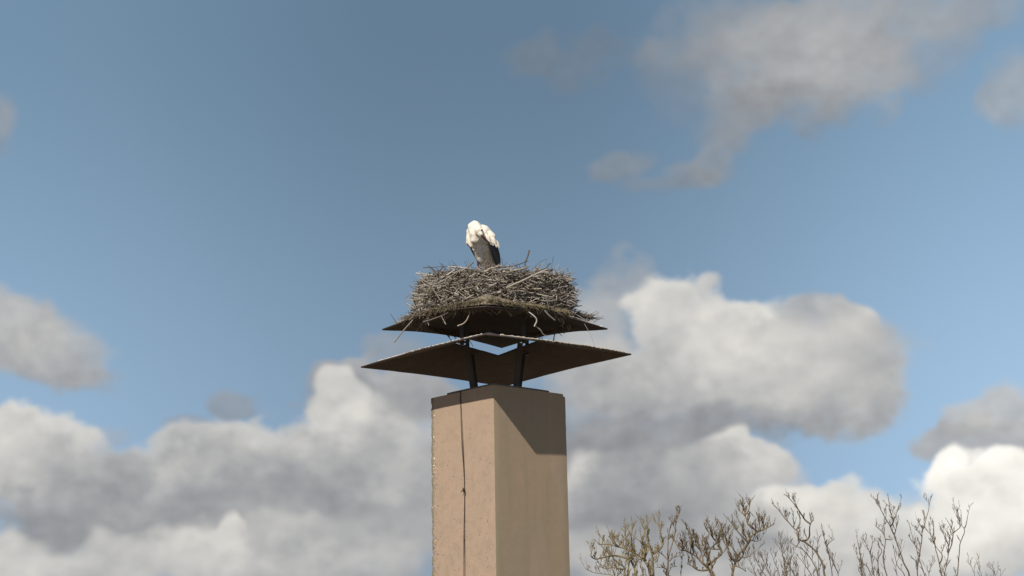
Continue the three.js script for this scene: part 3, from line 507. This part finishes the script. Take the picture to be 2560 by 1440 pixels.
  for (let row = 0; row < 4; row++) for (let k = 0; k < 7; k++) {
    const t = (k + 0.5 * (row % 2)) / 7, x = lerp(1206, 1226, t) + row * 4.2, y = lerp(569, 580, t) + row * 6.3, d = 0.055 - 0.02 * t + 0.004 * row;
    part('covert_feather', feather(S(x, y, d), S(x + 7 + 5 * t, y + 20 + 5 * R(), d + 0.012 - 0.02 * (row > 2 ? 1 : 0)), 0.010 + 0.003 * R(), OUT, 0.008), row > 0 && (k * 3 + row) % 4 === 0 ? greyish : white, wing);
  }
  // left-hand wing: a white edge and a sliver of black
  const wing2 = part('wing', body([b(1175, 588, 0.0, 0.03, 1172, 606, 0.0, 0.024), b(1172, 606, 0.0, 0.022, 1180, 622, -0.06, 0.014)], 44, 0.008, 0.02), white, stork);
  for (let k = 0; k < 4; k++) part('flight_feather', feather(S(1171.5 + k * 1.8, 610 + 1.5 * k, 0.0 + 0.008 * k), S(1196 + k * 1.8, 655 + 3 * k, -0.06 + 0.012 * k), 0.0075, V(-0.6, 0.2, 1).normalize(), 0.006), black, wing2);
  for (let k = 0; k < 5; k++) part('covert_feather', feather(S(1170 + k * 2, 582 + 3 * k, 0.03), S(1168 + k * 2, 606 + 3 * k, 0.028), 0.011, V(-0.4, 0.2, 1).normalize(), 0.006), white, wing2);
  // short black tail ends behind, legs with a knee knob and long toes in the bowl
  part('tail', mergeGeometries([0, 1, 2, 3].map((k) => feather(S(1228 + k * 5, 655, -0.24), S(1234 + k * 5, 684, -0.36), 0.02, V(0.1, 0.7, 0.6).normalize(), 0.004))), white, stork);
  for (const [x, dx] of [[1196, 0], [1216, 6]]) {
    const hip = S(x - 2 + dx, 644, -0.12 - dx * 0.03), knee = S(x + dx, 672, -0.16 - dx * 0.03), foot = S(x + 3 + dx, 712, -0.14); foot.y = TOP + 0.962;
    const g = [tube([hip, knee.clone().lerp(hip, 0.5), knee], [0.013, 0.009, 0.0085], 7), tube([knee, knee.clone().lerp(foot, 0.5), foot], [0.0085, 0.0065, 0.008], 7), new THREE.SphereGeometry(0.0115, 8, 6).translate(knee.x, knee.y, knee.z)];
    for (const a of [-0.5, 0, 0.5, Math.PI]) g.push(tube([foot, foot.clone().add(V(Math.sin(a) * 0.04, 0.012, Math.cos(a) * 0.04)), foot.clone().add(V(Math.sin(a) * (a > 2 ? 0.05 : 0.09), 0.0, Math.cos(a) * (a > 2 ? 0.05 : 0.09)))], [0.007, 0.006, 0.004], 6));
    part('leg', mergeGeometries(g), leg, stork);
  }
}

// ------------------------------------------------------------------ bare trees and bushes beyond the chimney
const TREE = {};
{
  const barkMap = (seed, lichen) => { const t = colourMap(256, 512, (u, v) => { const n = fbm(u * 10 + seed, v * 22, 1, 5), l = fbm(u * 16 + seed, v * 34, 7, 4); let c = mix3([0.085, 0.062, 0.046], [0.17, 0.13, 0.09], clamp(0.5 + 1.5 * n)); return mix3(c, [0.31, 0.255, 0.11], lichen * sstep(-0.02, 0.2, l)); }); t.repeat.set(16, 1.4); return t; };
  const mats = [0, 1, 2].map((k) => new THREE.MeshStandardMaterial({ map: barkMap(k * 3.7, [0.95, 0.62, 0.22][k]), roughness: 0.95 }));
  const twigMat = [[0.215, 0.168, 0.082], [0.15, 0.115, 0.07], [0.14, 0.115, 0.09]].map((c) => new THREE.MeshStandardMaterial({ color: new THREE.Color().setRGB(...c), roughness: 0.95 }));
  TREE.grow = function (o) {
    // o: name, label, category, group, kit (0..2), z, zoom [x0, y0, scale], limbs [[radius, [x, y], ...]], foot column, twig density, twig length
    const R = rng(o.seed), px = (q, z) => at(o.zoom[0] + q[0] / o.zoom[2], o.zoom[1] + q[1] / o.zoom[2], z);
    const footTop = at(o.foot, 1440, o.z), fork = footTop.clone(); fork.y -= o.forkDrop ?? 0.5;
    const foot = V(fork.x, 0, fork.z), tr = thing(o.name, foot, o.label, o.category, o.group);
    const tp = []; for (let k = 0; k <= 8; k++) { const t = k / 8; tp.push(V(foot.x + 0.10 * fbm(t * 2, o.seed, 1, 2) * Math.sin(Math.PI * t) * 2, lerp(-0.1, fork.y, t), foot.z + 0.1 * fbm(t * 2, o.seed, 5, 2) * Math.sin(Math.PI * t) * 2)); }
    part('trunk', tube(tp, tp.map((_, k) => lerp(o.trunk, o.trunk * 0.62, k / 8)), 9), mats[o.kit], tr);
    const segs = [];
    o.limbs.forEach(([r, ...q], li) => {
      const z0 = o.z + (R() - 0.5) * 0.9, root = q[0][1] > o.bottom, parent = !root;
      let pts = q.map((p, i) => px(p, z0 + (i / q.length) * (R() - 0.5) * 0.5));
      if (parent && segs.length) { let best = null, bd = 1e9; for (const s of segs) for (const p of s) { const e = Math.hypot(p.x - pts[0].x, p.y - pts[0].y); if (e < bd) { bd = e; best = p; } } if (bd < 0.16) { const dz = best.z - pts[0].z; pts = q.map((p, i) => px(p, z0 + dz + (i ? (R() - 0.5) * 0.25 : 0))); pts[0].copy(best); } }
      if (root) { const d = V().subVectors(pts[0], fork); pts.unshift(fork.clone().addScaledVector(d, 0.02), fork.clone().addScaledVector(d, 0.55).add(V(0, -0.04, 0))); }
      const cv = new THREE.CatmullRomCurve3(pts, false, 'centripetal'), n = Math.max(8, Math.round(cv.getLength() / 0.045)), sp = cv.getSpacedPoints(n);
      sp.forEach((p, i) => { if (i && i < n) { p.x += 0.014 * fbm(i * 0.35, li * 3.1, o.seed, 2); p.y += 0.014 * fbm(i * 0.35, li * 3.1 + 9, o.seed, 2); p.z += 0.03 * fbm(i * 0.3, li * 5.1 + 2, o.seed, 2); } });
      segs.push(sp);
      const rad = sp.map((_, i) => r * 0.95 * lerp(1, 0.32, Math.pow(i / n, 0.9)) * (1 + 0.12 * fbm(i * 0.6, li, 3, 2)));
      const limb = part('branch', tube(sp, rad, 7), mats[o.kit], tr);
      // side twigs with knobs and buds
      const tw = [], bud = (p, d, s) => { const g = new THREE.OctahedronGeometry(1, 1); g.scale(s, s * 2.1, s); g.applyQuaternion(new THREE.Quaternion().setFromUnitVectors(V(0, 1, 0), d)); g.translate(p.x, p.y, p.z); g.deleteAttribute('uv'); tw.push(g.index ? g.toNonIndexed() : g); };
      const addTube = (p, rr, s) => { const g = tube(p, rr, s).toNonIndexed(); g.deleteAttribute('uv'); tw.push(g); };
      const rec = (p, d, len, r0, depth) => {
        const k = 5, tpts = [p.clone()], e = d.clone(); for (let i = 1; i <= k; i++) { e.add(V((R() - 0.5) * 0.30, 0.09 + (R() - 0.5) * 0.2, (R() - 0.5) * 0.30)).normalize(); tpts.push(tpts[i - 1].clone().addScaledVector(e, len / k)); }
        addTube(tpts, tpts.map((_, i) => r0 * lerp(1, 0.34, i / k)), 4); bud(tpts[k], e, r0 * 0.55 + 0.0012);
        for (let i = 1; i < k; i++) { if (R() < 0.55) bud(tpts[i].clone().add(V((R() - 0.5) * 0.008, 0.003, 0)), V(R() - 0.5, 0.6, R() - 0.5).normalize(), r0 * 0.7 + 0.0012); if (depth > 0 && R() < 0.5) rec(tpts[i], e.clone().add(V((R() - 0.5) * 1.7, 0.3 * R(), (R() - 0.5) * 1.4)).normalize(), len * (0.35 + 0.35 * R()), r0 * 0.75, depth - 1); }
      };
      for (let i = 2; i <= n; i++) {
        const f = i / n; if (R() > o.twigs * (0.5 + 0.8 * f)) continue;
        const t = V().subVectors(sp[i], sp[i - 1]).normalize(), side = V(R() - 0.5, R() * 0.6, R() - 0.5).normalize(), d = t.clone().multiplyScalar(0.35).addScaledVector(side, 1).add(V(0, 0.45, 0)).normalize();
        rec(sp[i], d, o.tlen * (0.35 + 0.9 * R()), Math.min(rad[i] * 0.7, (0.0044 + 0.0022 * R()) * [1, 1, 0.75][o.kit]), 2);
      }
      const end = V().subVectors(sp[n], sp[n - 1]).normalize(); bud(sp[n], end, rad[n] * 0.9 + 0.002);
      part('twig_spray', mergeGeometries(tw), twigMat[o.kit], limb, 'stuff');
    });
    return tr;
  };
}
const Z6 = [1440, 1200, 4.571], Z7 = [1900, 1200, 3.879];
TREE.grow({ name: 'bare_tree', label: 'bare tree with yellow lichen on spreading branches, nearest the chimney', category: 'tree', kit: 0, seed: 101, z: -5.6, zoom: Z6, foot: 1612, bottom: 1050, trunk: 0.075, twigs: 0.98, tlen: 0.14, limbs: [
  [0.024, [885, 1097], [880, 980], [868, 850], [835, 740], [815, 580]], [0.022, [850, 1097], [805, 950], [710, 860], [600, 800], [480, 765], [380, 738], [265, 735]],
  [0.018, [695, 1097], [650, 980], [585, 840], [520, 690]], [0.017, [560, 1097], [550, 1000], [490, 955], [420, 880], [320, 790], [262, 720]],
  [0.017, [610, 930], [480, 872], [360, 870], [240, 905], [168, 860], [185, 800]], [0.011, [440, 1097], [400, 980], [345, 870]],
  [0.018, [800, 880], [795, 780], [720, 690]], [0.017, [868, 850], [955, 795], [995, 710], [965, 610], [935, 490]],
  [0.017, [600, 1097], [600, 980], [640, 840], [632, 660], [640, 545]], [0.013, [560, 770], [575, 690], [556, 580]],
  [0.012, [640, 1000], [700, 920], [790, 880], [830, 800]], [0.010, [430, 1097], [300, 1075], [180, 1050], [112, 1015]],
  [0.012, [760, 1097], [740, 980], [690, 880], [640, 820]], [0.010, [840, 1097], [850, 1000], [940, 900], [920, 800]],
  [0.010, [560, 1010], [430, 1000], [330, 1010], [240, 980]], [0.012, [740, 770], [760, 700], [790, 600], [755, 515]], [0.012, [480, 765], [440, 720], [410, 680]],
] });
TREE.grow({ name: 'tall_shoots', label: 'slender bush of two tall straight shoots beside the yellow lichen tree', category: 'bush', kit: 1, seed: 151, z: -6.3, zoom: Z6, foot: 1672, bottom: 1050, trunk: 0.04, twigs: 0.55, tlen: 0.08, limbs: [
  [0.013, [1040, 1097], [1048, 900], [1058, 640], [1098, 455]], [0.015, [1045, 1097], [1060, 880], [1120, 650], [1155, 440], [1192, 340]],
  [0.010, [1050, 890], [990, 850], [930, 815]], [0.009, [1060, 1097], [1090, 1000], [1150, 990]], [0.010, [1200, 1097], [1205, 960], [1215, 880]], [0.008, [1030, 1040], [980, 1000], [920, 1000]], [0.008, [1060, 930], [1130, 880], [1240, 860]],
] });
TREE.grow({ name: 'bare_tree', label: 'bare brownish tree with crooked forked limbs, right of the two tall shoots', category: 'tree', kit: 1, seed: 202, z: -5.9, zoom: Z6, foot: 1785, bottom: 1060, trunk: 0.07, twigs: 0.92, tlen: 0.14, limbs: [
  [0.024, [1560, 1097], [1545, 1030], [1550, 960], [1480, 850], [1400, 740], [1340, 640], [1265, 555]], [0.020, [1550, 1090], [1400, 905], [1260, 810], [1190, 798], [1130, 700]],
  [0.020, [1550, 960], [1620, 880], [1668, 830], [1610, 720], [1550, 640], [1485, 555]], [0.012, [1552, 645], [1558, 600], [1552, 545]],
  [0.012, [1650, 800], [1560, 788], [1420, 742]], [0.016, [1530, 1050], [1400, 1030], [1330, 985], [1275, 958]], [0.012, [1500, 930], [1430, 820], [1340, 720], [1300, 660]],
  [0.011, [1640, 770], [1640, 660], [1668, 545]], [0.010, [1600, 720], [1690, 650], [1745, 590]], [0.012, [1380, 880], [1340, 800], [1330, 700]], [0.012, [1560, 990], [1500, 900], [1480, 800], [1440, 700]], [0.010, [1200, 800], [1240, 760], [1250, 740]], [0.010, [1290, 830], [1310, 740], [1300, 660]],
] });
TREE.grow({ name: 'bare_tree', label: 'bare tree leaning right with a long limb ending in upright twigs', category: 'tree', kit: 1, seed: 303, z: -6.2, zoom: Z6, foot: 1832, bottom: 1060, trunk: 0.065, twigs: 0.9, tlen: 0.14, limbs: [
  [0.024, [1785, 1097], [1808, 985], [1850, 870], [1945, 745], [2020, 625], [2160, 560], [2255, 505]], [0.018, [1810, 985], [1760, 870], [1742, 790], [1670, 660], [1668, 560]],
  [0.016, [2015, 622], [1965, 500], [1940, 420], [1858, 340]], [0.011, [1942, 425], [1970, 350], [1985, 265]], [0.011, [1938, 420], [1918, 350], [1914, 285]],
  [0.013, [1930, 740], [1860, 600], [1770, 488]], [0.011, [1950, 740], [1920, 600], [1890, 505], [1860, 480]], [0.010, [2100, 580], [2100, 500], [2106, 420]], [0.011, [2160, 560], [2140, 510], [2130, 480]],
  [0.011, [1800, 1010], [1880, 1005], [1940, 1045]], [0.009, [2000, 690], [2060, 700], [2112, 685]], [0.010, [1760, 870], [1780, 760], [1780, 680]], [0.012, [1830, 930], [1900, 880], [1930, 800], [2000, 690]], [0.010, [1742, 790], [1735, 730], [1690, 600]], [0.009, [1850, 900], [1960, 880], [2060, 800]],
] });
TREE.grow({ name: 'bare_tree', label: 'bare tree with a hooked bare limb above a tangle of thin shoots', category: 'tree', kit: 2, seed: 404, z: -6.6, zoom: Z7, foot: 2062, bottom: 900, trunk: 0.06, twigs: 0.42, tlen: 0.13, limbs: [
  [0.020, [630, 931], [600, 800], [530, 680], [440, 605], [375, 570], [368, 505], [330, 470], [250, 380], [180, 288]], [0.016, [440, 605], [468, 570], [490, 420], [520, 388]],
  [0.014, [490, 425], [440, 390], [370, 285], [280, 172], [235, 140]], [0.010, [350, 485], [385, 430], [380, 310], [350, 235]], [0.011, [340, 470], [330, 430], [315, 368]],
  [0.014, [560, 931], [540, 850], [480, 750], [400, 660], [350, 640], [278, 588]], [0.010, [500, 931], [430, 820], [340, 705]], [0.011, [700, 931], [680, 780], [640, 640], [622, 530]], [0.009, [760, 931], [700, 790], [640, 640]],
  [0.008, [580, 931], [560, 700], [558, 560]], [0.007, [390, 640], [385, 600], [400, 560]], [0.009, [640, 640], [680, 600], [720, 575]], [0.008, [440, 931], [450, 760], [470, 690]],
] });
TREE.grow({ name: 'thin_bush', label: 'low bush of thin grey shoots under the leaning tree and the hooked tree', category: 'bush', kit: 2, seed: 505, z: -7.2, zoom: Z7, foot: 1948, bottom: 900, trunk: 0.05, twigs: 0.7, tlen: 0.15, limbs: [
  [0.010, [100, 931], [50, 820], [0, 718]], [0.010, [190, 931], [150, 820], [113, 718]], [0.009, [260, 931], [230, 760], [178, 525]], [0.009, [240, 931], [210, 700], [160, 620]], [0.008, [300, 931], [270, 760], [272, 640]], [0.009, [330, 931], [290, 820], [330, 700]], [0.008, [60, 931], [20, 880], [-40, 760]], [0.009, [-30, 931], [-80, 820], [-140, 740]], [0.008, [370, 931], [360, 860], [330, 790]], [0.008, [0, 931], [40, 860], [60, 790]],
] });
TREE.grow({ name: 'bare_shrub', label: 'airy grey shrub with one long forked shoot against the blue gap', category: 'shrub', kit: 2, seed: 606, z: -6.8, zoom: Z7, foot: 2235, bottom: 900, trunk: 0.055, twigs: 0.42, tlen: 0.13, limbs: [
  [0.016, [1450, 931], [1390, 790], [1310, 560], [1270, 465], [1165, 275], [1126, 200]], [0.011, [1272, 460], [1292, 400], [1265, 310], [1240, 135]], [0.007, [1290, 420], [1330, 300], [1368, 190]], [0.007, [1300, 540], [1330, 440], [1350, 380]],
  [0.013, [1230, 931], [1190, 740], [1215, 610], [1190, 510], [1118, 440]], [0.008, [1310, 575], [1285, 575], [1255, 545]], [0.011, [1110, 931], [1080, 760], [1060, 690], [1000, 565]], [0.009, [1062, 690], [1085, 650], [1092, 590]],
  [0.012, [1160, 931], [1145, 780], [1180, 690], [1150, 650]], [0.009, [990, 931], [960, 780], [900, 635]], [0.008, [1000, 931], [970, 700], [935, 540]], [0.008, [1020, 931], [1000, 840], [980, 760]], [0.009, [1400, 931], [1330, 820], [1290, 640]], [0.008, [1330, 931], [1320, 820], [1370, 700]], [0.012, [1080, 931], [1050, 860], [1000, 820], [985, 870]],
] });
TREE.grow({ name: 'bare_shrub', label: 'airy grey shrub with upright whips at the far right by the bright cloud', category: 'shrub', kit: 2, seed: 707, z: -7.0, zoom: Z7, foot: 2345, bottom: 900, trunk: 0.055, twigs: 0.42, tlen: 0.13, limbs: [
  [0.013, [1530, 931], [1560, 650], [1580, 480], [1610, 390], [1650, 200]], [0.008, [1582, 475], [1550, 430], [1530, 400]], [0.008, [1572, 535], [1545, 515], [1515, 480]], [0.010, [1600, 931], [1510, 650], [1470, 520], [1445, 415]], [0.008, [1520, 680], [1480, 600], [1440, 540]],
  [0.013, [1760, 931], [1715, 720], [1695, 620], [1680, 400]], [0.009, [1700, 615], [1665, 540], [1640, 478]], [0.010, [1840, 800], [1770, 740], [1700, 640], [1660, 570]], [0.011, [1790, 931], [1830, 650], [1790, 550], [1750, 450]], [0.009, [1950, 720], [1860, 600], [1780, 450]], [0.009, [1945, 620], [1870, 500], [1800, 370]],
  [0.012, [1910, 931], [1945, 600], [1985, 500], [1930, 400], [1900, 288]], [0.008, [1985, 495], [2000, 430], [2022, 300]], [0.008, [1980, 500], [1945, 445], [1920, 425]], [0.009, [1830, 640], [1840, 560], [1850, 500]], [0.008, [2080, 931], [2060, 860], [2020, 800]], [0.008, [2150, 931], [2120, 860], [2115, 800]], [0.008, [1640, 931], [1650, 860], [1700, 780]], [0.008, [2280, 931], [2260, 880], [2200, 830]], [0.007, [2330, 931], [2360, 890], [2380, 860]],
] });

renderer.render(scene, camera);
